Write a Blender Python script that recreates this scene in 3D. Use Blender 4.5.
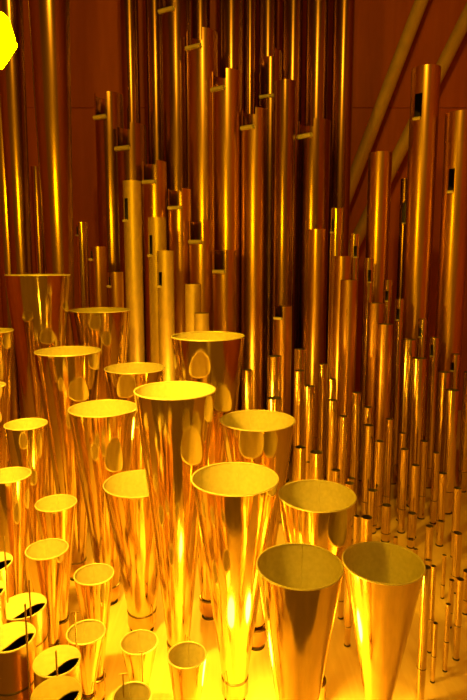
import bpy, math, random
from mathutils import Vector
random.seed(7)
for o in list(bpy.data.objects): bpy.data.objects.remove(o)
scene = bpy.context.scene
col = scene.collection

# ------------------------------------------------------------------ camera
F = 550.0; CX = 233.5; PITCH = math.radians(7.5); CAM_Z = 0.90
HORIZON = 265.0
PY = HORIZON + F * math.tan(PITCH)
cam_data = bpy.data.cameras.new('camera')
cam_data.sensor_fit = 'VERTICAL'; cam_data.sensor_height = 36.0
cam_data.lens = F / 700.0 * 36.0
cam_data.shift_y = -(350.0 - PY) / 700.0
cam_data.clip_start = 0.02
cam = bpy.data.objects.new('camera', cam_data)
cam.location = (0, 0, CAM_Z); cam.rotation_euler = (math.radians(90) - PITCH, 0, 0)
col.objects.link(cam); scene.camera = cam

# ------------------------------------------------------------------ world, lights, exposure
AMBER = (1.0, 0.49, 0.013)
w = bpy.data.worlds.new('world'); scene.world = w; w.use_nodes = True
bg = w.node_tree.nodes['Background']
bg.inputs[0].default_value = (1.0, 0.32, 0.004, 1); bg.inputs[1].default_value = 0.18

def lamp_light(name, loc, power, radius):
    l = bpy.data.lights.new(name, 'POINT'); l.energy = power; l.color = AMBER; l.shadow_soft_size = radius
    o = bpy.data.objects.new(name, l); o.location = loc; col.objects.link(o); return o
lamp_light('floor_lamp_light', (-0.03, 0.93, 0.15), 3.2, 0.03)
lamp_light('floor_lamp_light', (0.12, 0.96, 0.13), 5.5, 0.03)
lamp_light('front_lamp_light', (-0.03, 0.05, 0.42), 3.0, 0.03)
lamp_light('inner_lamp_light', (-0.12, 1.66, 0.36), 8.5, 0.03)
lamp_light('upper_lamp_light', (0.10, -0.15, 2.75), 70.0, 0.04)
LAMP_STRENGTH = 420.0
# beam of the faceted lamp at the upper left, thrown down into the flared pipes
sl = bpy.data.lights.new('lamp_beam', 'SPOT'); sl.energy = 120.0; sl.color = AMBER; sl.shadow_soft_size = 0.03
sl.spot_size = math.radians(82); sl.spot_blend = 1.0
so = bpy.data.objects.new('lamp_beam', sl); so.location = (-0.34, 0.77, 1.17); col.objects.link(so)
so.rotation_euler = (Vector((-0.33, 1.17, 0.35)) - so.location).to_track_quat('-Z', 'Y').to_euler()
vs = scene.view_settings
vs.view_transform = 'Standard'; vs.look = 'None'; vs.gamma = 1.0; vs.use_curve_mapping = False
vs.exposure = 0.0

# ------------------------------------------------------------------ helpers
def tag(o, label=None, cat=None, group=None, kind=None):
    if label: o['label'] = label
    if cat: o['category'] = cat
    if group: o['group'] = group
    if kind: o['kind'] = kind
    return o
def empty(name, loc, rz=0.0):
    o = bpy.data.objects.new(name, None); o.empty_display_size = 0.03
    o.location = loc; o.rotation_euler = (0, 0, rz); col.objects.link(o); return o
def mesh_obj(name, verts, faces, mats, parent=None, fmat=None, smooth=True, loc=None):
    m = bpy.data.meshes.new(name); m.from_pydata(verts, [], faces); m.update()
    for mt in (mats if isinstance(mats, (list, tuple)) else [mats]): m.materials.append(mt)
    if fmat: m.polygons.foreach_set('material_index', fmat)
    if smooth:
        m.polygons.foreach_set('use_smooth', [True] * len(m.polygons))
        m.set_sharp_from_angle(angle=math.radians(38))
    o = bpy.data.objects.new(name, m); col.objects.link(o)
    if parent: o.parent = parent
    if loc: o.location = loc
    return o
def lathe(name, prof, mats, parent, n=48, fm=None, closed=False):
    """prof: list of (r, z) revolved about local z; fm: material index per segment"""
    verts = []; faces = []; fmat = []
    k = len(prof)
    for r, z in prof:
        for j in range(n):
            a = 2 * math.pi * j / n
            verts.append((r * math.cos(a), r * math.sin(a), z))
    segs = k if closed else k - 1
    for i in range(segs):
        i2 = (i + 1) % k
        for j in range(n):
            j2 = (j + 1) % n
            faces.append((i * n + j, i * n + j2, i2 * n + j2, i2 * n + j))
            fmat.append(fm[i] if fm else 0)
    return mesh_obj(name, verts, faces, mats, parent, fmat)
def box(name, c, s, mat, parent=None, bevel=0.0, rot=None):
    x, y, z = s[0] / 2, s[1] / 2, s[2] / 2
    v = [(-x,-y,-z),(x,-y,-z),(x,y,-z),(-x,y,-z),(-x,-y,z),(x,-y,z),(x,y,z),(-x,y,z)]
    f = [(0,3,2,1),(4,5,6,7),(0,1,5,4),(1,2,6,5),(2,3,7,6),(3,0,4,7)]
    o = mesh_obj(name, v, f, mat, parent, smooth=False, loc=c)
    if rot: o.rotation_euler = rot
    if bevel:
        b = o.modifiers.new('bevel', 'BEVEL'); b.width = bevel; b.segments = 2
    return o
def rod(name, p0, p1, r, mat, parent=None, n=12):
    p0 = Vector(p0); p1 = Vector(p1); d = p1 - p0; q = d.to_track_quat('Z', 'Y'); L = d.length
    v = []; f = []
    for z in (0, L):
        for j in range(n):
            a = 2 * math.pi * j / n
            v.append(tuple(p0 + q @ Vector((r * math.cos(a), r * math.sin(a), z))))
    for j in range(n): f.append((j, (j + 1) % n, n + (j + 1) % n, n + j))
    f.append(tuple(range(n - 1, -1, -1))); f.append(tuple(range(n, 2 * n)))
    return mesh_obj(name, v, f, mat, parent)

# ray through a pixel of the 467x700 frame
sp, cp = math.sin(PITCH), math.cos(PITCH)
def ray(px, py):
    x = (px - CX) / F; y = -(py - PY) / F
    return Vector((x, cp + y * sp, -sp + y * cp))       # unit camera depth
def at_depth(px, py, Y):
    d = ray(px, py); t = Y / d.y
    return Vector((0, 0, CAM_Z)) + d * t, t              # point, camera depth
def floor_depth(px, py):
    d = ray(px, py); return d.y * (CAM_Z / -d.z)

# ------------------------------------------------------------------ materials
def metal(name, base, rough, bump=0.06, scale=6.0, rvar=0.08, metallic=1.0, zstretch=0.25, spots=0.0):
    m = bpy.data.materials.new(name); m.use_nodes = True
    nt = m.node_tree; b = nt.nodes['Principled BSDF']
    tc = nt.nodes.new('ShaderNodeTexCoord'); mp = nt.nodes.new('ShaderNodeMapping')
    mp.inputs['Scale'].default_value = (1, 1, zstretch)
    oi = nt.nodes.new('ShaderNodeObjectInfo')
    ad = nt.nodes.new('ShaderNodeVectorMath'); ad.operation = 'ADD'
    nt.links.new(tc.outputs['Object'], ad.inputs[0]); nt.links.new(oi.outputs['Random'], ad.inputs[1])
    nt.links.new(ad.outputs[0], mp.inputs[0])
    n1 = nt.nodes.new('ShaderNodeTexNoise'); n1.inputs['Scale'].default_value = scale; n1.inputs['Detail'].default_value = 3
    n2 = nt.nodes.new('ShaderNodeTexNoise'); n2.inputs['Scale'].default_value = scale * 9; n2.inputs['Detail'].default_value = 5
    nt.links.new(mp.outputs[0], n1.inputs['Vector']); nt.links.new(mp.outputs[0], n2.inputs['Vector'])
    mr = nt.nodes.new('ShaderNodeMapRange')
    mr.inputs['To Min'].default_value = max(0.02, rough - rvar); mr.inputs['To Max'].default_value = rough + rvar
    nt.links.new(n2.outputs['Fac'], mr.inputs['Value']); nt.links.new(mr.outputs[0], b.inputs['Roughness'])
    cr = nt.nodes.new('ShaderNodeMixRGB'); cr.blend_type = 'MULTIPLY'; cr.inputs[0].default_value = 0.35
    cr.inputs[1].default_value = (*base, 1)
    nt.links.new(n2.outputs['Fac'], cr.inputs[2]); nt.links.new(cr.outputs[0], b.inputs['Base Color'])
    b.inputs['Metallic'].default_value = metallic
    bp = nt.nodes.new('ShaderNodeBump'); bp.inputs['Strength'].default_value = bump; bp.inputs['Distance'].default_value = 0.02
    nt.links.new(n1.outputs['Fac'], bp.inputs['Height']); nt.links.new(bp.outputs[0], b.inputs['Normal'])
    return m
def wood(name, c1, c2, rough=0.5, scale=4.0, stretch=(1, 12, 1)):
    m = bpy.data.materials.new(name); m.use_nodes = True
    nt = m.node_tree; b = nt.nodes['Principled BSDF']
    tc = nt.nodes.new('ShaderNodeTexCoord'); mp = nt.nodes.new('ShaderNodeMapping'); mp.inputs['Scale'].default_value = stretch
    nz = nt.nodes.new('ShaderNodeTexNoise'); nz.inputs['Scale'].default_value = scale; nz.inputs['Detail'].default_value = 6
    nz.inputs['Distortion'].default_value = 0.6
    rp = nt.nodes.new('ShaderNodeValToRGB')
    rp.color_ramp.elements[0].position = 0.3; rp.color_ramp.elements[0].color = (*c1, 1)
    rp.color_ramp.elements[1].position = 0.7; rp.color_ramp.elements[1].color = (*c2, 1)
    nt.links.new(tc.outputs['Object'], mp.inputs[0]); nt.links.new(mp.outputs[0], nz.inputs['Vector'])
    nt.links.new(nz.outputs['Fac'], rp.inputs[0]); nt.links.new(rp.outputs[0], b.inputs['Base Color'])
    bp = nt.nodes.new('ShaderNodeBump'); bp.inputs['Strength'].default_value = 0.08; bp.inputs['Distance'].default_value = 0.01
    nt.links.new(nz.outputs['Fac'], bp.inputs['Height']); nt.links.new(bp.outputs[0], b.inputs['Normal'])
    b.inputs['Roughness'].default_value = rough
    return m
def plain(name, c, rough=0.6, metallic=0.0):
    m = bpy.data.materials.new(name); m.use_nodes = True; b = m.node_tree.nodes['Principled BSDF']
    b.inputs['Base Color'].default_value = (*c, 1); b.inputs['Roughness'].default_value = rough; b.inputs['Metallic'].default_value = metallic
    return m
M = dict(
    bell=metal('polished_tin', (0.90, 0.70, 0.40), 0.11, bump=0.30, scale=11, rvar=0.05, zstretch=0.14),
    inner=metal('dull_inner_tin', (0.80, 0.74, 0.60), 0.62, bump=0.03, scale=14, rvar=0.1, metallic=0.1, zstretch=1),
    rim=metal('rim_tin', (0.95, 0.9, 0.78), 0.4, bump=0.0, metallic=0.25),
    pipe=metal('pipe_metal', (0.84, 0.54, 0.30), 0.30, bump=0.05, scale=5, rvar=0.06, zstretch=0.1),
    slim=metal('slim_pipe_metal', (0.95, 0.76, 0.42), 0.17, bump=0.10, scale=9, rvar=0.05, zstretch=0.15),
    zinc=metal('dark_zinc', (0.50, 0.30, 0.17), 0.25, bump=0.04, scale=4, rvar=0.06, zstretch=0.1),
    matte=metal('spotted_metal', (0.80, 0.62, 0.42), 0.5, bump=0.03, scale=8, rvar=0.08, zstretch=0.5, metallic=0.6),
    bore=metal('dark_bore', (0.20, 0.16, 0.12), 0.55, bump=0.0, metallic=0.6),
    solder=metal('solder', (0.25, 0.20, 0.16), 0.4, bump=0.0),
    wire=plain('brass_wire', (0.45, 0.32, 0.18), 0.35, 1.0),
    hole_shade=plain('hole_and_shade', (0.03, 0.02, 0.015), 0.9),  # near-black for the toe hole and the shadow painted around it
    floor=wood('chest_board', (0.76, 0.56, 0.33), (0.85, 0.66, 0.42), 0.45, 5.0, (14, 1.2, 1)),
    wall=wood('wall_board', (0.44, 0.10, 0.03), (0.52, 0.13, 0.045), 0.55, 3.0, (6, 1, 0.7)),
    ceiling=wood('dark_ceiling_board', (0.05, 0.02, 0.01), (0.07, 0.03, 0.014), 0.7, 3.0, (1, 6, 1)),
    brace=wood('brace_wood', (0.55, 0.38, 0.22), (0.66, 0.46, 0.28), 0.5, 5.0, (3, 3, 3)),
    dark=plain('lamp_housing', (0.04, 0.035, 0.03), 0.5),
)
em = bpy.data.materials.new('lamp_glass'); em.use_nodes = True
eb = em.node_tree.nodes['Principled BSDF']
eb.inputs['Base Color'].default_value = (0.02, 0.01, 0.0, 1); eb.inputs['Specular IOR Level'].default_value = 0.0
eb.inputs['Emission Color'].default_value = (1.0, 0.49, 0.0, 1); eb.inputs['Emission Strength'].default_value = LAMP_STRENGTH
M['lamp'] = em

# ------------------------------------------------------------------ the chamber
BACK = 3.35
fl = box('floor', (-0.225, 1.96, -0.02), (4.05, 2.82, 0.04), M['floor']); tag(fl, 'pale wooden chest board the pipes stand on', kind='structure')
wb = box('wall_back', (-0.225, BACK + 0.04, 1.455), (4.05, 0.05, 2.99), M['wall']); tag(wb, 'brown wooden wall behind the pipes', kind='structure')
xb = -2.02
for wd in (1.75, 1.04, 1.22):
    for zc, zh in ((-0.5625, 1.825), (0.9212, 1.1392)):
        box('panel', (xb + wd / 2, -0.034 - (0.004 if zc > 0 else 0), zc), (wd - 0.003, 0.02, zh), M['wall'], wb, bevel=0.002)
    xb += wd
tag(box('wall_left', (-2.275, 1.62, 1.455), (0.05, 3.5, 2.99), M['wall']), 'wooden side wall left of the pipes', kind='structure')
tag(box('wall_right', (1.78, 1.62, 1.455), (0.05, 3.5, 2.99), M['wall']), 'wooden side wall right of the pipes', kind='structure')
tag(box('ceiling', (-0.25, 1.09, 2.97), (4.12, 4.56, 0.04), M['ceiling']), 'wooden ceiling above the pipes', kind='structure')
# upright post at the back, right of the tall pipes
p, _ = at_depth(348.5, 100, 3.22)
tag(box('trim_1', (p.x, 3.27, 1.475), (0.05, 0.06, 2.94), M['wall'], bevel=0.004), 'slim wooden upright at the edge of the tall back pipes', kind='structure')
# two slanting braces
for (a, b_, lab) in (((424, -6), (349, 190), 'slanting round wooden bar, nearer the tall pipes, on the back wall'),
                     ((478, -6), (381, 190), 'slanting round wooden bar further right, passing behind the wide slotted pipe')):
    Y = 3.20
    pa, ta = at_depth(a[0], a[1], Y); pb, _ = at_depth(b_[0], b_[1], Y)
    d = (pa - pb)
    top = pb + d * ((2.93 - pb.z) / d.z); bot = pb + d * ((0.02 - pb.z) / d.z)
    # stop where the bar would leave the chamber on either side
    if top.x > 1.68: top = pb + d * ((1.68 - pb.x) / d.x)
    e = empty('slanting_bar', (bot.x, bot.y, bot.z)); tag(e, lab, 'bar', 'slanting bars on the back wall')
    o = Vector(e.location)
    rod('shaft', bot - o, top - o, 0.036, M['brace'], e, 24)
    q = (top - bot).normalized()
    rod('end_ferrule', bot - o, bot - o + q * 0.05, 0.042, M['solder'], e, 24)

# ------------------------------------------------------------------ pipe shapes
def flue_body(name, r, z0, z1, cuts, mat, parent, n=36, inner=None):
    """open tube with windows: cuts = [(a0, a1, za, zb)], angle 0 faces the viewer side, positive to the right"""
    t = max(0.0009, 0.035 * r)
    A = {round(-math.pi + 2 * math.pi * j / n, 5) for j in range(n)}
    Z = {z0, z1}
    for a0, a1, za, zb in cuts:
        A.add(round(a0, 5)); A.add(round(a1, 5)); Z.add(za); Z.add(zb)
    A = sorted(A); Z = sorted(Z)
    na, nz = len(A), len(Z)
    def miss(i, j):
        if i < 0 or i >= nz - 1: return True
        a = A[j]; a2 = A[j + 1] if j + 1 < na else math.pi
        am = (a + a2) / 2; zm = (Z[i] + Z[i + 1]) / 2
        return any(c[0] < am < c[1] and c[2] < zm < c[3] for c in cuts)
    v = []; f = []; fm = []
    for rr in (r, r - t):
        for z in Z:
            for a in A: v.append((rr * math.sin(a), -rr * math.cos(a), z))
    O = nz * na
    for i in range(nz - 1):
        for j in range(na):
            if miss(i, j): continue
            j2 = (j + 1) % na
            a, b, c, d = i * na + j, i * na + j2, (i + 1) * na + j2, (i + 1) * na + j
            f.append((a, b, c, d)); fm.append(0)
            f.append((O + d, O + c, O + b, O + a)); fm.append(1)
            if miss(i + 1, j): f.append((d, c, O + c, O + d)); fm.append(0)
            if miss(i - 1, j): f.append((a, O + a, O + b, b)); fm.append(0)
            if miss(i, (j + 1) % na): f.append((b, O + b, O + c, c)); fm.append(0)
            if miss(i, (j - 1) % na): f.append((a, d, O + d, O + a)); fm.append(0)
    return mesh_obj(name, v, f, [mat, inner or M['bore']], parent, fm)
def roll(parent, r, a0, a1, z, mat, size):
    """the strip cut from a tuning window, curled outwards at its foot"""
    am = (a0 + a1) / 2; hw = r * math.sin((a1 - a0) / 2) * 0.98
    rc = r * math.cos((a1 - a0) / 2)
    v = []; f = []; k = 14; t = 0.0011
    for lay in (0, 1):
        for s in range(k):
            ph = s / (k - 1) * 2 * math.pi * 1.15
            R = size * (1 - 0.45 * s / (k - 1)) - lay * t
            y = rc + size - R * math.cos(ph); zz = z - size * 0.2 + R * math.sin(ph) * -1.0
            for x in (-hw, hw):
                # x along the tangent, y outwards
                v.append((x * math.cos(am) + y * math.sin(am), x * math.sin(am) - y * math.cos(am), zz))
    O = 2 * k
    for s in range(k - 1):
        a = 2 * s
        f += [(a, a + 1, a + 3, a + 2), (O + a + 2, O + a + 3, O + a + 1, O + a), (a, a + 2, O + a + 2, O + a), (a + 1, O + a + 1, O + a + 3, a + 3)]
    f += [(0, O, O + 1, 1), (2 * k - 2, 2 * k - 1, O + 2 * k - 1, O + 2 * k - 2)]
    return mesh_obj('tuning_roll', v, f, mat, parent)
def lower_lip(parent, r, zf, ang, mat):
    """flattened triangular lip pressed into the foot below the mouth"""
    hw = r * 0.62; h = r * 1.9; y = r * 1.03; v = []; f = []
    pts = [(-hw, zf), (hw, zf), (0, zf - h)]
    for yy in (y, y - r * 0.25):
        for x, z in pts:
            v.append((x * math.cos(ang) + yy * math.sin(ang), x * math.sin(ang) - yy * math.cos(ang), z))
    f = [(0, 2, 1), (3, 4, 5), (0, 1, 4, 3), (1, 2, 5, 4), (2, 0, 3, 5)]
    return mesh_obj('lower_lip', v, f, mat, parent, smooth=False)

pipes = []      # records to place; each knows its radius at a height
class P: pass

def flue(x0, x1, yt, yb, label, mat='pipe', slot=None, cut=None, mouth=None, foot=0.085, group=None, sleeve=None, name='flue_pipe', cone=1.0, ztop=None):
    q = P(); q.kind = 'flue'; q.cx = (x0 + x1) / 2; q.w = x1 - x0; q.yt = yt; q.Y = floor_depth(q.cx, yb); q.label = label
    q.mat = mat; q.slot = slot; q.cut = cut; q.mouth = mouth; q.foot = foot; q.group = group; q.sleeve = sleeve; q.name = name
    q.cone = cone; q.ztop = ztop; pipes.append(q)
def reed(x, y, wd, D, ytip, label, group=None, tip=0.30, boot=0.026, name='trumpet_pipe'):
    q = P(); q.kind = 'reed'; q.cx = x; q.w = wd; q.yt = y; q.Y = D; q.ytip = ytip; q.label = label; q.group = group
    q.tip = tip; q.boot = boot; q.name = name; pipes.append(q)
def capped(x, y, wd, D, label, wire):
    q = P(); q.kind = 'capped'; q.cx = x; q.w = wd; q.yt = y; q.Y = D; q.label = label; q.group = 'half-capped cylindrical pipes in the lower left corner'
    q.wire = wire; q.name = 'capped_pipe'; pipes.append(q)

def solve(q):
    c, t = at_depth(q.cx, q.yt, q.Y)
    ya = q.yt
    if q.yt < 0: ya = 130
    elif q.yt < 200 and q.w > 14: ya = q.yt + 90
    c.x = at_depth(q.cx, ya, q.Y)[0].x
    if getattr(q, 'ztop', None): c.z = q.ztop
    q.x, q.y, q.z, q.t = c.x, q.Y, c.z, t
    q.r = q.w / 2 * t / F
    if q.kind == 'flue' and 0 <= q.yt < HORIZON: c.z = q.z = at_depth(q.cx, q.yt, q.Y - q.r)[0].z
    if q.kind == 'reed':
        q.ztip = max(0.05, at_depth(q.cx, q.ytip, q.Y)[0].z)
        q.rtip = q.r * q.tip
def rad(q, z):
    if z > q.z: return 0.0
    if q.kind == 'reed':
        if z < q.ztip: return max(q.boot_r, q.rtip)
        return q.rtip + (q.r - q.rtip) * (z - q.ztip) / (q.z - q.ztip)
    if q.kind == 'flue' and q.cone != 1.0: return q.r * (q.cone + (1 - q.cone) * z / q.z)
    return q.r
# ------------------------------------------------------------------ reed pipes with flared bells
GT = 'large flared trumpet pipes'; GS = 'small flared pipes at the left front'
reed(235, 478, 87, 1.03, 690, 'large flared pipe at the centre front, bright mouth, behind the two nearest bells', GT, tip=0.30)
reed(299.5, 565, 86, 0.83, 800, 'nearest large flared pipe, left of the two dim bells at the lower right', GT, tip=0.26)
reed(383, 562, 80, 0.94, 728, 'nearest large flared pipe, right of the two dim bells at the lower right', GT, tip=0.26)
reed(317, 495, 77, 1.02, 705, 'large flared pipe between the centre bell and the right bell, amber mouth', GT, tip=0.26)
reed(257.5, 420, 75, 1.17, 644, 'large flared pipe right behind the centre front bell', GT, tip=0.22)
reed(175, 390, 81, 1.10, 668, 'tallest flared pipe left of centre, narrow bright mouth and glowing lower cone', GT, tip=0.28)
reed(208, 336, 73, 1.27, 606, 'large flared pipe behind the tall one, its mouth almost edge-on', GT, tip=0.25)
reed(139, 483, 70, 1.23, 620, 'flared pipe with brilliant yellow mouth tucked left behind the tall flared pipe', GT, tip=0.40)
reed(103, 408, 67, 1.32, 590, 'large flared pipe with wide bright mouth, left of the tall flared pipe', GT, tip=0.32)
reed(135, 368, 60, 1.52, 545, 'flared pipe half hidden behind the bright wide mouth and the tall flared pipe', GT, tip=0.30)
reed(68, 351, 64, 1.46, 560, 'large flared pipe with thin bright mouth in front of the edge-on bell at left', GT, tip=0.30)
reed(100, 310, 60, 1.78, 510, 'large flared pipe seen edge-on, furthest back of the left bells', GT, tip=0.3)
reed(38, 275, 62, 1.64, 530, 'broad flared pipe at the left with its rim at eye level', GT, tip=0.28)
reed(-12, 331, 48, 1.45, 520, 'flared pipe cut by the left edge, higher one of two rim ends', GT, tip=0.3)
reed(-17, 386, 42, 1.28, 560, 'flared pipe cut by the left edge, lower one of two rim ends', GT, tip=0.3)
reed(26, 424, 41, 1.27, 600, 'small flared pipe, highest and furthest back of the small bells at left', GS, boot=0.018)
reed(9, 475, 42, 1.13, 610, 'small flared pipe cut by the left edge above the half-capped pipes', GS, boot=0.018)
reed(56, 503, 40, 1.19, 620, 'small flared pipe standing before the wide-mouthed left bells, above another small bell', GS, boot=0.018)
reed(47, 549, 41, 1.06, 645, 'small flared pipe with slender cone directly right of the half-capped pipes', GS, boot=0.016, tip=0.25)
reed(94, 574, 39, 1.04, 682, 'small flared pipe leaning into bright light beside the floor-level gap at left', GS, boot=0.016, tip=0.27)
reed(86, 632, 38, 0.91, 695, 'small flared pipe beside the upright wire near the lower left corner', GS, boot=0.013, tip=0.27)
reed(139, 642, 37, 0.98, 735, 'small flared pipe with brilliant right flank at the bottom, left of the dim cup', GS, boot=0.013, tip=0.35)
reed(187, 655, 39, 0.88, 745, 'small flared pipe with dim mouth below the tall flared pipe at the bottom', GS, boot=0.013, tip=0.4)
reed(132, 696, 38, 0.78, 770, 'small flared pipe whose mouth is cut by the bottom edge', GS, boot=0.011, tip=0.4)
reed(15, 110, 28, 2.0, 500, 'tall tapering pipe beside the glowing lamp, cut by the left edge', 'tall tapering pipes at left', tip=0.6, name='tapering_pipe')
reed(54, -60, 43, 1.93, 500, 'tall tapering pipe rising out of the picture behind the eye-level bell', 'tall tapering pipes at left', tip=0.45, name='tapering_pipe')
reed(2, -60, 26, 2.05, 500, 'tall tapering pipe at the left edge passing behind the glowing lamp', 'tall tapering pipes at left', tip=0.6, name='tapering_pipe')
pipes[-3].yt = -40
# ------------------------------------------------------------------ half-capped pipes
capped(-10, 563, 42, 0.93, 'half-capped pipe furthest back of the lower left group, cut by the left edge', (4, 536))
capped(-19, 592, 44, 0.80, 'half-capped pipe barely showing at the left edge below another cap', None)
capped(23, 606, 44, 0.84, 'half-capped pipe whose whole cap shows, highest whole one in the lower left corner', (29, 580))
capped(11, 637, 46, 0.74, 'half-capped pipe at the left edge with a wire before its dark opening', (25, 604))
capped(57, 661, 45, 0.72, 'half-capped pipe right of the others, wire crossing its cap, above the lowest one', (56, 651))
capped(56, 694, 47, 0.63, 'half-capped pipe lowest in the corner, cut by the bottom edge', None)

# ------------------------------------------------------------------ tall pipes along the back
GB = 'tall pipes along the back wall'
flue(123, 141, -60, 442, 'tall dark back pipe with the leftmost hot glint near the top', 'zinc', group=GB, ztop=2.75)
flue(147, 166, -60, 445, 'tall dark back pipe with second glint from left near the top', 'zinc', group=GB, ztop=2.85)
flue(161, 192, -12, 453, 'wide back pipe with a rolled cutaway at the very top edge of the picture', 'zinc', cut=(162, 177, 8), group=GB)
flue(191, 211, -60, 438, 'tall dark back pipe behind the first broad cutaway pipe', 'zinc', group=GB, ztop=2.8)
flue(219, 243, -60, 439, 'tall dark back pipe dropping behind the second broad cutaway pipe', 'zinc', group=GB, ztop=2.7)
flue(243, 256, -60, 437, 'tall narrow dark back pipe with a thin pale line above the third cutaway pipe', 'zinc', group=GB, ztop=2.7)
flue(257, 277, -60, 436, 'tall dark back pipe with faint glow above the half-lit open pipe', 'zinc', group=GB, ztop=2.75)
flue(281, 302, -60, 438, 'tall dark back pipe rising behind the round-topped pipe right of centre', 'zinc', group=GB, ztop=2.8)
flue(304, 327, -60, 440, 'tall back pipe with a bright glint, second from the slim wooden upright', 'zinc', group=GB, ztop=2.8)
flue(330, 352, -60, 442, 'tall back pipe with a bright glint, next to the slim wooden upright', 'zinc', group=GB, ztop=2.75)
GU = 'broad pipes with rolled cutaways descending across the back'
flue(187, 218, 27, 455, 'broad cutaway pipe, highest top in view just left of centre', cut=(188, 203, 45), group=GU)
flue(212, 242, 68, 457, 'broad cutaway pipe, second highest, just right of the highest one', cut=(213, 226, 87), group=GU)
flue(241, 267, 107, 459, 'broad cutaway pipe with bright shelf-like roll high at the centre', cut=(242, 255, 126), group=GU)
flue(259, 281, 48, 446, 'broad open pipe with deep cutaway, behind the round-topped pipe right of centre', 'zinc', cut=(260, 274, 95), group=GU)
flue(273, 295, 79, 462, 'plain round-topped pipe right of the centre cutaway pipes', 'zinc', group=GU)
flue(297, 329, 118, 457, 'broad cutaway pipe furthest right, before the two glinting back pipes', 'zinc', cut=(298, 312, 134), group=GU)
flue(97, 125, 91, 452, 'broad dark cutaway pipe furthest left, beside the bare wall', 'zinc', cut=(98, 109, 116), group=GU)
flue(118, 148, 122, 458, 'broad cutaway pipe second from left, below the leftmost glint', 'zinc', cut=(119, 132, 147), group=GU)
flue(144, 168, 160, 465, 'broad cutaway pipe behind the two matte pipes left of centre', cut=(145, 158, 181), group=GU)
flue(169, 192, 188, 468, 'broad cutaway pipe left of centre, right of the matte pipes', cut=(170, 183, 207), group=GU)
flue(189, 214, 220, 471, 'broad cutaway pipe with bright roll, second lowest of the centre steps', cut=(190, 203, 241), group=GU)
flue(213, 236, 250, 474, 'broad cutaway pipe with brightest roll, lowest of the centre steps', cut=(214, 226, 271), group=GU)
flue(274, 292, 306, 480, 'cutaway pipe with hot yellow streak low at the centre right', cut=(275, 283, 318), group=GU)
flue(308, 326, 229, 470, 'plain copper-toned pipe before the furthest right broad cutaway pipe', group=GU)
GM = 'matte slotted pipes left of centre'
flue(125, 143, 180, 490, 'pale matte pipe with side slot, tallest of the matte three', 'matte', slot=(126, 129.5, 198, 220), group=GM)
flue(148, 166, 217, 497, 'pale matte pipe with side slot, middle height of the matte three', 'matte', slot=(149, 152, 235, 255), group=GM)
flue(157, 173.5, 250.5, 505, 'pale matte pipe with side slot, shortest of the matte three', 'matte', slot=(158.5, 161.5, 272, 286), group=GM)
flue(185, 201, 284, 510, 'short pale matte pipe with plain top below the centre cutaway steps', 'matte', group=GM)
flue(194, 209, 313, 515, 'shortest pale matte pipe, just above the edge-on bell at centre', 'matte', group=GM)
GL = 'slim pipes with small rolls at the left back'
flue(76, 87, 222, 480, 'slim pipe with a small side roll, tallest right of the tapering pipe', slot=(76.6, 78, 226, 235), group=GL)
flue(90, 106, 246.5, 487, 'slim pipe with a small side roll, middle one of the left back three', slot=(90.6, 92.5, 251, 259), group=GL)
flue(108, 123, 272, 495, 'slim pipe with a small side roll, lowest of the left back three', slot=(108.6, 110.5, 277, 286), group=GL)
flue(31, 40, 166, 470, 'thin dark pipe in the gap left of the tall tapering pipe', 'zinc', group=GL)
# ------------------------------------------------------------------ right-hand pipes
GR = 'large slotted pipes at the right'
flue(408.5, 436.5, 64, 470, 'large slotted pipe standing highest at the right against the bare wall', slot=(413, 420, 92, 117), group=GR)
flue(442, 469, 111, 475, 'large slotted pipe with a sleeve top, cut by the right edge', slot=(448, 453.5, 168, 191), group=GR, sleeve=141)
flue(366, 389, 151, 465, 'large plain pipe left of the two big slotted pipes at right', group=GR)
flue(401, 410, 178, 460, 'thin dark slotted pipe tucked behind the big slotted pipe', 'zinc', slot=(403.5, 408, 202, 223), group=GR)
GE = 'slim slotted pipes stepping down to the right'
flue(331, 343, 208, 478, 'slim slotted pipe, highest of the descending slotted row', slot=(332, 334.5, 219, 232), group=GE)
flue(350, 359.5, 234, 479, 'slim slotted pipe, second in the descending slotted row', slot=(354, 357.5, 246, 257), group=GE)
flue(364, 374, 258, 480, 'slim slotted pipe, third in the descending slotted row', slot=(368.5, 371.5, 270, 282), group=GE)
flue(384, 392, 280, 481, 'slim slotted pipe, fourth in the descending slotted row', slot=(386, 389, 291, 301), group=GE)
flue(395, 404, 299, 483, 'slim slotted pipe, fifth in the descending slotted row', slot=(397, 400, 309, 320), group=GE)
flue(418.5, 427, 319, 485, 'slim slotted pipe, sixth in the descending row, before the big slotted pipe', slot=(419.8, 422.3, 328, 337), group=GE)
flue(430, 439, 337.5, 487, 'slim slotted pipe, seventh in the descending slotted row', slot=(431.5, 434, 345, 356), group=GE)
flue(451, 460, 354, 489, 'slim slotted pipe, eighth in the descending row, near the right edge', slot=(452, 454.8, 363, 371), group=GE)
flue(464, 473, 372, 491, 'slim pipe cut by the right edge, last of the slotted row', group=GE)
GG = 'plain pipes in the row before the slotted pipes'
flue(334, 351, 256, 484, 'plain pipe just below the highest slim slotted pipe', group=GG)
flue(340.5, 358, 280, 492, 'plain wide pipe with hot streak, tallest of the front row right of centre', group=GG)
flue(368, 384, 303, 494, 'plain pipe with hot streak, below the third slotted pipe', group=GG)
flue(378, 393, 324, 500, 'plain pipe with hot streak, below the fourth slotted pipe', group=GG)
flue(402.5, 416, 339.5, 498, 'plain pipe with hot streak left of the sixth slotted pipe', group=GG)
flue(412.5, 426.5, 358, 506, 'plain pipe directly below the sixth slotted pipe', group=GG)
flue(438.5, 450, 372, 503, 'plain pipe between the seventh and eighth slotted pipes', group=GG)
flue(446, 459, 390, 512, 'plain pipe with long yellow streak directly below the eighth slotted pipe', group=GG)
GC = 'short pipes behind the large bells right of centre'
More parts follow.
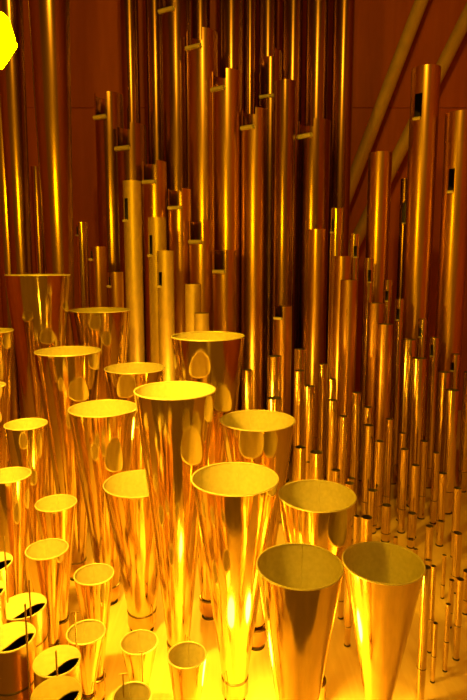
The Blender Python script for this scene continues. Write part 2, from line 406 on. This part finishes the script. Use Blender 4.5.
flue(242.5, 253, 370, 505, 'short pale pipe just right of the edge-on centre bell', 'slim', group=GC)
flue(268, 281.5, 356, 505, 'short pipe with bright streak below the low cutaway pipe', group=GC)
flue(267, 282, 398, 522, 'short pipe with open pale rim right behind a large bell', 'slim', group=GC)
flue(294.5, 305, 349, 495, 'short pipe, rear one of two stacked in line right of centre', group=GC)
flue(294, 305, 370.5, 508, 'short pipe, front one of two stacked in line right of centre', group=GC)
flue(304, 315, 386, 515, 'short pipe with long bright streak right of the two in line', group=GC)
flue(295, 306, 447, 545, 'small open pipe with dark bore beside the rim of a large bell', group=GC)
flue(310, 323, 452, 560, 'small open pipe with bright rim behind the bell right of centre', 'slim', group=GC)
flue(306, 311, 462, 535, 'tiny pipe between two small open pipes behind the bells', group=GC)
GH = 'small pipes in rows on the right of the chest'
flue(319, 327.5, 364, 505, 'small pipe with coppery body, leftmost of the small right-hand rows', group=GH)
flue(328.5, 336.5, 379, 512, 'small pipe showing only its top above a like pipe, leftmost rows', group=GH)
flue(328, 337.5, 400, 520, 'small pipe directly in front of a like pipe, second from left', group=GH)
flue(339, 348, 416, 526, 'small pipe with hot yellow flank above the rim of the amber bell', group=GH)
flue(352, 361, 392.5, 515, 'small slender pipe, tall one between two bright-flanked ones', group=GH)
flue(364, 372.5, 407, 517, 'small pipe whose top alone shows over the pipe in front, middle rows', group=GH)
flue(364, 374, 425, 524, 'small pipe hiding all but the top of the one behind, middle rows', group=GH)
flue(375, 384, 441, 531, 'small pipe with hot yellow flank, right of the in-line pair in the middle rows', group=GH)
flue(385.5, 393.5, 419, 518, 'small shadowed pipe right of the hot-flanked middle pipe', group=GH)
flue(331.5, 340.5, 470, 545, 'small bright pipe with dark bore just behind the amber bell rim', group=GH)
flue(347.5, 355, 478, 540, 'small pipe top, rear one of two peeping over the amber bell', group=GH)
flue(345, 354, 483, 550, 'small pipe top, front one of two peeping over the amber bell', group=GH)
flue(399.5, 406, 433, 520, 'small pipe with brief bright top over another, right rows', group=GH)
flue(400.5, 408.5, 449, 532, 'small pipe in front of a bright-topped one, dark ring low on its foot', group=GH)
flue(411.5, 419.5, 465, 537, 'small brilliant pipe with striped yellow front in the right rows', group=GH)
flue(420.5, 428, 441, 518, 'small shadowed pipe with bright right flank behind the brilliant striped one', group=GH)
flue(433, 439.5, 452.5, 523, 'small slender pipe left of the lipped brilliant pipe', group=GH)
flue(439, 447, 473, 545, 'small brilliant pipe with bright triangular lip and shadow on the board', mouth=0.15, group=GH)
flue(454, 461.5, 488, 557, 'small brilliant pipe furthest right before the long-streaked plain pipe', mouth=0.2, group=GH)
flue(368, 377.5, 490, 532, 'very short brilliant pipe above the right front bell, left one', foot=0.03, group=GH)
flue(382, 391, 505, 541, 'very short pipe above the right front bell, right one', foot=0.03, group=GH)
flue(361.5, 372.5, 517, 600, 'short pipe with dark bore touching the back of the right front bell', group=GH)
flue(354, 360, 516, 578, 'thin short pipe left of the dark-bored one behind the right front bell', group=GH)
flue(408, 416, 513, 547, 'very short brilliant pipe with dark bore and pale lip right of the front bell', foot=0.03, mouth=0.0, group=GH)
flue(393.5, 398, 537, 557, 'tiny stub peeping over the right front bell, left one', foot=0.02, group=GH)
flue(413.5, 418, 549, 568, 'tiny stub peeping over the right front bell, right one', foot=0.02, group=GH)
flue(426, 433.5, 526, 575, 'short brilliant pipe with pale lip before the lipped pipe', mouth=0.0, foot=0.05, group=GH)
flue(454, 462, 533, 592, 'short bright pipe in front of the rightmost brilliant pipe', group=GH, foot=0.05)
flue(442.5, 446.5, 555, 598, 'thin short pipe with small foot ring alone on open board', foot=0.04, group=GH)
flue(422, 431, 567, 705, 'thick dark-bored pipe beside the right front bell, collar low down', group=GH)
flue(431, 436.5, 566, 652, 'slim pipe pressed behind the thick dark-bored pipe by the front bell', group=GH)
flue(449.5, 454.5, 580, 627, 'thin pipe behind the tallest of the front right corner pipes', foot=0.04, group=GH)
flue(457, 464, 579, 659, 'slim pipe with foot ring, tallest of the front right corner pipes', group=GH)
flue(446, 451, 604, 671, 'thin pipe with foot ring, middle of the front right corner diagonal', foot=0.08, group=GH)
flue(433, 438, 623, 682, 'thin pipe nearest in the front right corner, lowest top of the diagonal', foot=0.07, group=GH)
flue(463.5, 472, 571, 613, 'short pipe cut by the right edge behind the corner pipes', foot=0.04, group=GH)
flue(339.5, 345.5, 548, 618, 'thin pipe seen through the gap between the two front bells, rear one', foot=0.05, group=GH)
flue(346, 353, 562, 645, 'thin pipe seen through the gap between the two front bells, nearer one', foot=0.05, group=GH)

# ------------------------------------------------------------------ push colliding pipes back along the sight line
for q in pipes:
    q.boot_r = getattr(q, 'boot', 0.0); solve(q)
for it in range(400):
    moved = False
    for i in range(len(pipes)):
        for j in range(i + 1, len(pipes)):
            a, b = pipes[i], pipes[j]
            d = math.hypot(a.x - b.x, a.y - b.y)
            if d > a.r + b.r + 0.06: continue
            zm = min(a.z, b.z)
            need = max(rad(a, zm * k / 10.0) + rad(b, zm * k / 10.0) for k in range(11)) + 0.004
            if d < need:
                far, near = (a, b) if a.y >= b.y else (b, a)
                if far.y < 3.16: far.Y += 0.012; solve(far)
                else: near.Y -= 0.012; solve(near)
                moved = True
    if not moved: break
print('resolve passes', it)

# ------------------------------------------------------------------ build
def build_flue(q):
    rz = math.atan2(-q.x, q.y)
    e = empty(q.name, (q.x, q.y, 0), rz); tag(e, q.label, 'organ pipe', q.group)
    m = M['slim' if q.mat == 'pipe' and q.w < 15 else q.mat]; r = q.r; hf = min(q.foot, q.z * 0.45)
    if q.w > 17: hf = 0.16
    cuts = []; rolls = []
    def ang(px):
        return math.asin(max(-0.985, min(0.985, (px - q.cx) / (q.w / 2))))
    if q.cut:
        x0, x1, yb = q.cut
        zb = at_depth(q.cx, yb, q.y - r)[0].z
        a0, a1 = ang(x0), ang(x1)
        cuts.append((a0, a1, zb, q.z)); rolls.append((a0, a1, zb, min(0.012, r * 0.2)))
    if q.slot:
        x0, x1, y0, y1 = q.slot
        za = at_depth(q.cx, y0, q.y - r)[0].z; zb = at_depth(q.cx, y1, q.y - r)[0].z
        a0, a1 = ang(x0), ang(x1)
        if a1 - a0 < 0.25: a1 = a0 + 0.25
        cuts.append((a0, a1, zb, za)); rolls.append((a0, a1, zb, min(0.008, r * 0.2)))
    ma = q.mouth if q.mouth is not None else random.choice((-2.2, 2.1, 2.6, -2.7))
    cuts.append((ma - 0.62, ma + 0.62, hf + 0.001, hf + max(0.006, r * 0.55)) if abs(ma) < 2.5 else (-2.5, -1.4, hf + 0.001, hf + max(0.006, r * 0.55)))
    if abs(ma) >= 2.5: ma = -1.95
    body = flue_body('body', r, hf, q.z, cuts, m, e, n=40 if q.w > 14 else 28, inner=M['zinc'] if q.cut else None)
    for a0, a1, zb, s in rolls: roll(e, r, a0, a1, zb, M['rim'], s)
    rb = r * 0.80
    lathe('foot', [(rb, 0.0), (r * 0.97, hf * 0.8), (r * 0.985, hf)], m, e, n=28)
    lathe('joint_ring', [(r * 0.97, hf - 0.0015), (r * 1.025, hf - 0.0008), (r * 1.025, hf + 0.0012), (r * 0.97, hf + 0.0018)], M['solder'], e, n=28)
    lower_lip(e, r, hf - 0.001, ma, m)
    lathe('toe_hole_shade', [(rb * 0.9, 0.004), (rb * 1.12, 0.0035), (rb * 1.2, 0.0003)], M['hole_shade'], e, n=20)  # dark ring: toe hole plus painted shadow where the foot meets the board
    if q.sleeve:
        zs = at_depth(q.cx, q.sleeve, q.y - r)[0].z
        lathe('tuning_sleeve', [(r * 1.002, zs), (r * 1.035, zs), (r * 1.035, q.z + 0.004), (r * 0.99, q.z + 0.004)], m, e, n=40)
def build_reed(q):
    rz = math.atan2(-q.x, q.y)
    e = empty(q.name, (q.x, q.y, 0), rz); tag(e, q.label, 'organ pipe', q.group)
    r, rt, zt, zr = q.r, q.rtip, q.ztip, q.z
    t = 0.0013
    if q.name == 'tapering_pipe': zr = min(zr, 2.9)
    # slightly hollow flare: a true cone with a whisper of curve near the rim
    prof = []; fm = []
    K = 10
    for k in range(K + 1):
        s = k / K; prof.append((rt + (r - rt) * (s ** 1.04), zt + (zr - zt) * s))
    inner = [(max(0.002, a - t), b + (0.0 if i else 0.002)) for i, (a, b) in enumerate(prof)]
    full = prof + inner[::-1]
    fm = [0] * K + [0] + [1] * K
    lathe('resonator', full, [M['zinc' if q.name == 'tapering_pipe' else 'bell'], M['inner']], e, n=72, fm=fm)
    # rolled bead on the rim
    br = 0.0016; bead = []
    for k in range(8):
        a = 2 * math.pi * k / 8; bead.append((r - t / 2 + br * math.cos(a), zr + br * math.sin(a)))
    lathe('rim_bead', bead[::-1], M['rim'], e, n=72, closed=True)
    # lapped seam on the far inside wall, and its outer twin
    L = Vector((0, r - rt, zr - zt))
    v = []; hw = 0.0012
    sa = random.uniform(-0.25, 0.25) + math.pi
    for s in (0.08, 0.995):
        rr = rt + (r - rt) * (s ** 1.04) - t; z = zt + (zr - zt) * s
        for off, da in ((0.0, -hw), (0.0, hw), (-0.0008, hw * 0.6), (-0.0008, -hw * 0.6)):
            a = sa + da / max(rr, 0.004); v.append(((rr + off) * math.sin(a), -(rr + off) * math.cos(a), z))
    f = [(0, 1, 5, 4), (1, 2, 6, 5), (2, 3, 7, 6), (3, 0, 4, 7), (0, 3, 2, 1), (4, 5, 6, 7)]
    mesh_obj('seam', v, f, M['inner'], e, smooth=False)
    # boot that holds the reed
    b = max(q.boot_r, rt + 0.0015)
    lathe('boot', [(b * 0.55, 0.0), (b * 0.9, zt * 0.28), (b, zt * 0.4), (b, zt + 0.004), (b - 0.002, zt + 0.004), (b - 0.002, zt - 0.004), (max(0.002, rt - 0.004), zt - 0.004)], M['pipe'], e, n=40)
    lathe('boot_collar', [(b, zt + 0.0005), (b + 0.0009, zt + 0.001), (b + 0.0009, zt + 0.0035), (b - 0.001, zt + 0.0045)], M['solder'], e, n=40)
    lathe('toe_hole_shade', [(b * 0.5, 0.004), (b * 0.72, 0.0035), (b * 0.8, 0.0003)], M['hole_shade'], e, n=24)  # toe hole with its shadow painted in, under the boot
    # tuning wire leaving the block
    wa = random.choice((-1, 1)) * 0.7
    wx, wy = (b + 0.004) * math.sin(wa), -(b + 0.004) * math.cos(wa)
    wr = rod('tuning_wire', (wx, wy, zt - 0.02), (wx * 1.02, wy * 1.02, zt + 0.03), 0.0011, M['wire'], e, 8)
def build_capped(q):
    rz = math.atan2(-q.x, q.y)
    e = empty(q.name, (q.x, q.y, 0), rz); tag(e, q.label, 'organ pipe', q.group)
    r, zr = q.r, q.z; t = 0.0014; hf = zr * 0.35
    lathe('body', [(r, hf), (r, zr), (r - t, zr), (r - t, hf + 0.002)], [M['pipe'], M['bore']], e, n=64, fm=[0, 0, 1])
    zq = hf + (zr - hf) * 0.72
    lathe('joint_ring', [(r, zq - 0.002), (r + 0.0009, zq - 0.001), (r + 0.0009, zq + 0.001), (r, zq + 0.002)], M['solder'], e, n=64)
    lathe('boot', [(r * 0.4, 0), (r * 0.62, 0.02), (r * 0.7, hf * 0.9), (r, hf)], M['pipe'], e, n=40)
    lathe('toe_hole_shade', [(r * 0.36, 0.004), (r * 0.5, 0.0035), (r * 0.56, 0.0003)], M['hole_shade'], e, n=24)  # hole and painted contact shadow in one dark ring
    # cap plate covering about two thirds of the mouth, open on the near right side
    n = 48; v = []; f = []; nr = 5
    ca = 0.28                          # direction of the opening
    def wavy(u): return -0.56 * r + 0.14 * r * math.sin(u / r * 2.6)   # edge of the cap across the mouth
    rows = 12; cols = 24
    top = []; 
    for lay, zz in ((0, 0.0014), (1, 0.0)):
        for i in range(rows + 1):
            for j in range(cols + 1):
                u = (-1 + 2 * j / cols) * r * 0.985
                far = math.sqrt(max(0.0, (r * 0.998) ** 2 - u * u))
                near = max(wavy(u), -far)
                y = near + (far - near) * i / rows
                dome = 0.006 * max(0, 1 - (u * u + y * y) / (r * r))
                x2 = u * math.cos(ca) - y * math.sin(ca); y2 = u * math.sin(ca) + y * math.cos(ca)
                v.append((x2, y2, zr + zz + dome))
    O = (rows + 1) * (cols + 1); W = cols + 1
    for i in range(rows):
        for j in range(cols):
            a = i * W + j
            f.append((a, a + 1, a + W + 1, a + W)); f.append((O + a + W, O + a + W + 1, O + a + 1, O + a))
    for j in range(cols):
        f.append((j, O + j, O + j + 1, j + 1)); a = rows * W + j; f.append((a, a + 1, O + a + 1, O + a))
    mesh_obj('cap', v, f, M['inner'], e)
    lathe('rim_bead', [(r - t, zr), (r + 0.0006, zr - 0.001), (r + 0.001, zr), (r + 0.0006, zr + 0.001), (r - t, zr + 0.0012)], M['rim'], e, n=64)
    if q.wire:
        px, py = q.wire
        Yw = q.y - r - 0.012
        p, _ = at_depth(px, py, Yw)
        cx, sx = math.cos(-rz), math.sin(-rz)
        dx, dy = p.x - q.x, p.y - q.y
        lx, ly = dx * cx - dy * sx, dx * sx + dy * cx
        d = Vector((lx, ly, 0)); k = (r + 0.006) / d.length if d.length < r + 0.006 else 1.0
        lx, ly = lx * k, ly * k
        wre = rod('tuning_wire', (lx, ly, hf * 0.5), (lx, ly, p.z), 0.0013, M['wire'], e, 8)
        rod('wire_clip', (lx, ly, hf * 0.55), (lx * 0.62, ly * 0.62, hf * 0.55), 0.0014, M['wire'], wre, 8)
for q in pipes: {'flue': build_flue, 'reed': build_reed, 'capped': build_capped}[q.kind](q)

# ------------------------------------------------------------------ free-standing tuning wires between the small bells
for (px, py, Y, yb, lab) in ((75, 612, 0.86, 700, 'upright wire with a bent tip rising left of a small bell near the corner'),
                             (142, 652, 0.90, 720, 'upright thin wire before the small bell with the brilliant flank'),
                             (123, 674, 0.80, 720, 'short upright wire with crossed tip above the bottom-edge bell')):
    p, _ = at_depth(px, py, Y)
    e = empty('tuning_wire', (p.x, p.y, 0)); tag(e, lab, 'wire', 'upright tuning wires at the lower left')
    rod('stem', (0, 0, 0), (0, 0, p.z), 0.0012, M['wire'], e, 8)
    rod('bent_tip', (-0.006, 0, p.z - 0.001), (0.008, 0, p.z + 0.001), 0.0012, M['wire'], e, 8)

# ------------------------------------------------------------------ lamp at the upper left
LY = 0.80
lc, lt = at_depth(-17, 37, LY)
e = empty('lamp', (lc.x, lc.y, lc.z)); tag(e, 'glowing yellow faceted lamp in the upper left corner', 'lamp')
R = 31 * lt / F; n = 7; ph = math.radians(-11)
v = []; f = []
for yy, rr in ((-0.022, 0.80), (-0.008, 1.0), (0.012, 1.0), (0.024, 0.80)):
    for k in range(n):
        a = ph + 2 * math.pi * k / n; v.append((R * rr * math.cos(a), yy, R * rr * math.sin(a)))
for s in range(3):
    for k in range(n): f.append((s * n + k, (s + 1) * n + k, (s + 1) * n + (k + 1) % n, s * n + (k + 1) % n))
f.append(tuple(range(n))); f.append(tuple(range(4 * n - 1, 3 * n - 1, -1)))
mesh_obj('faceted_glass', v, f, M['lamp'], e, smooth=False)
lathe('socket', [(0.004, 0), (0.014, 0), (0.014, 0.03), (0.004, 0.03)], M['dark'], e, n=20).location = (-0.02, 0, R * 0.92)
rod('arm', (-0.02, 0, R * 0.92 + 0.02), (-2.245 - lc.x, 0, 0.55), 0.006, M['dark'], e, 10)
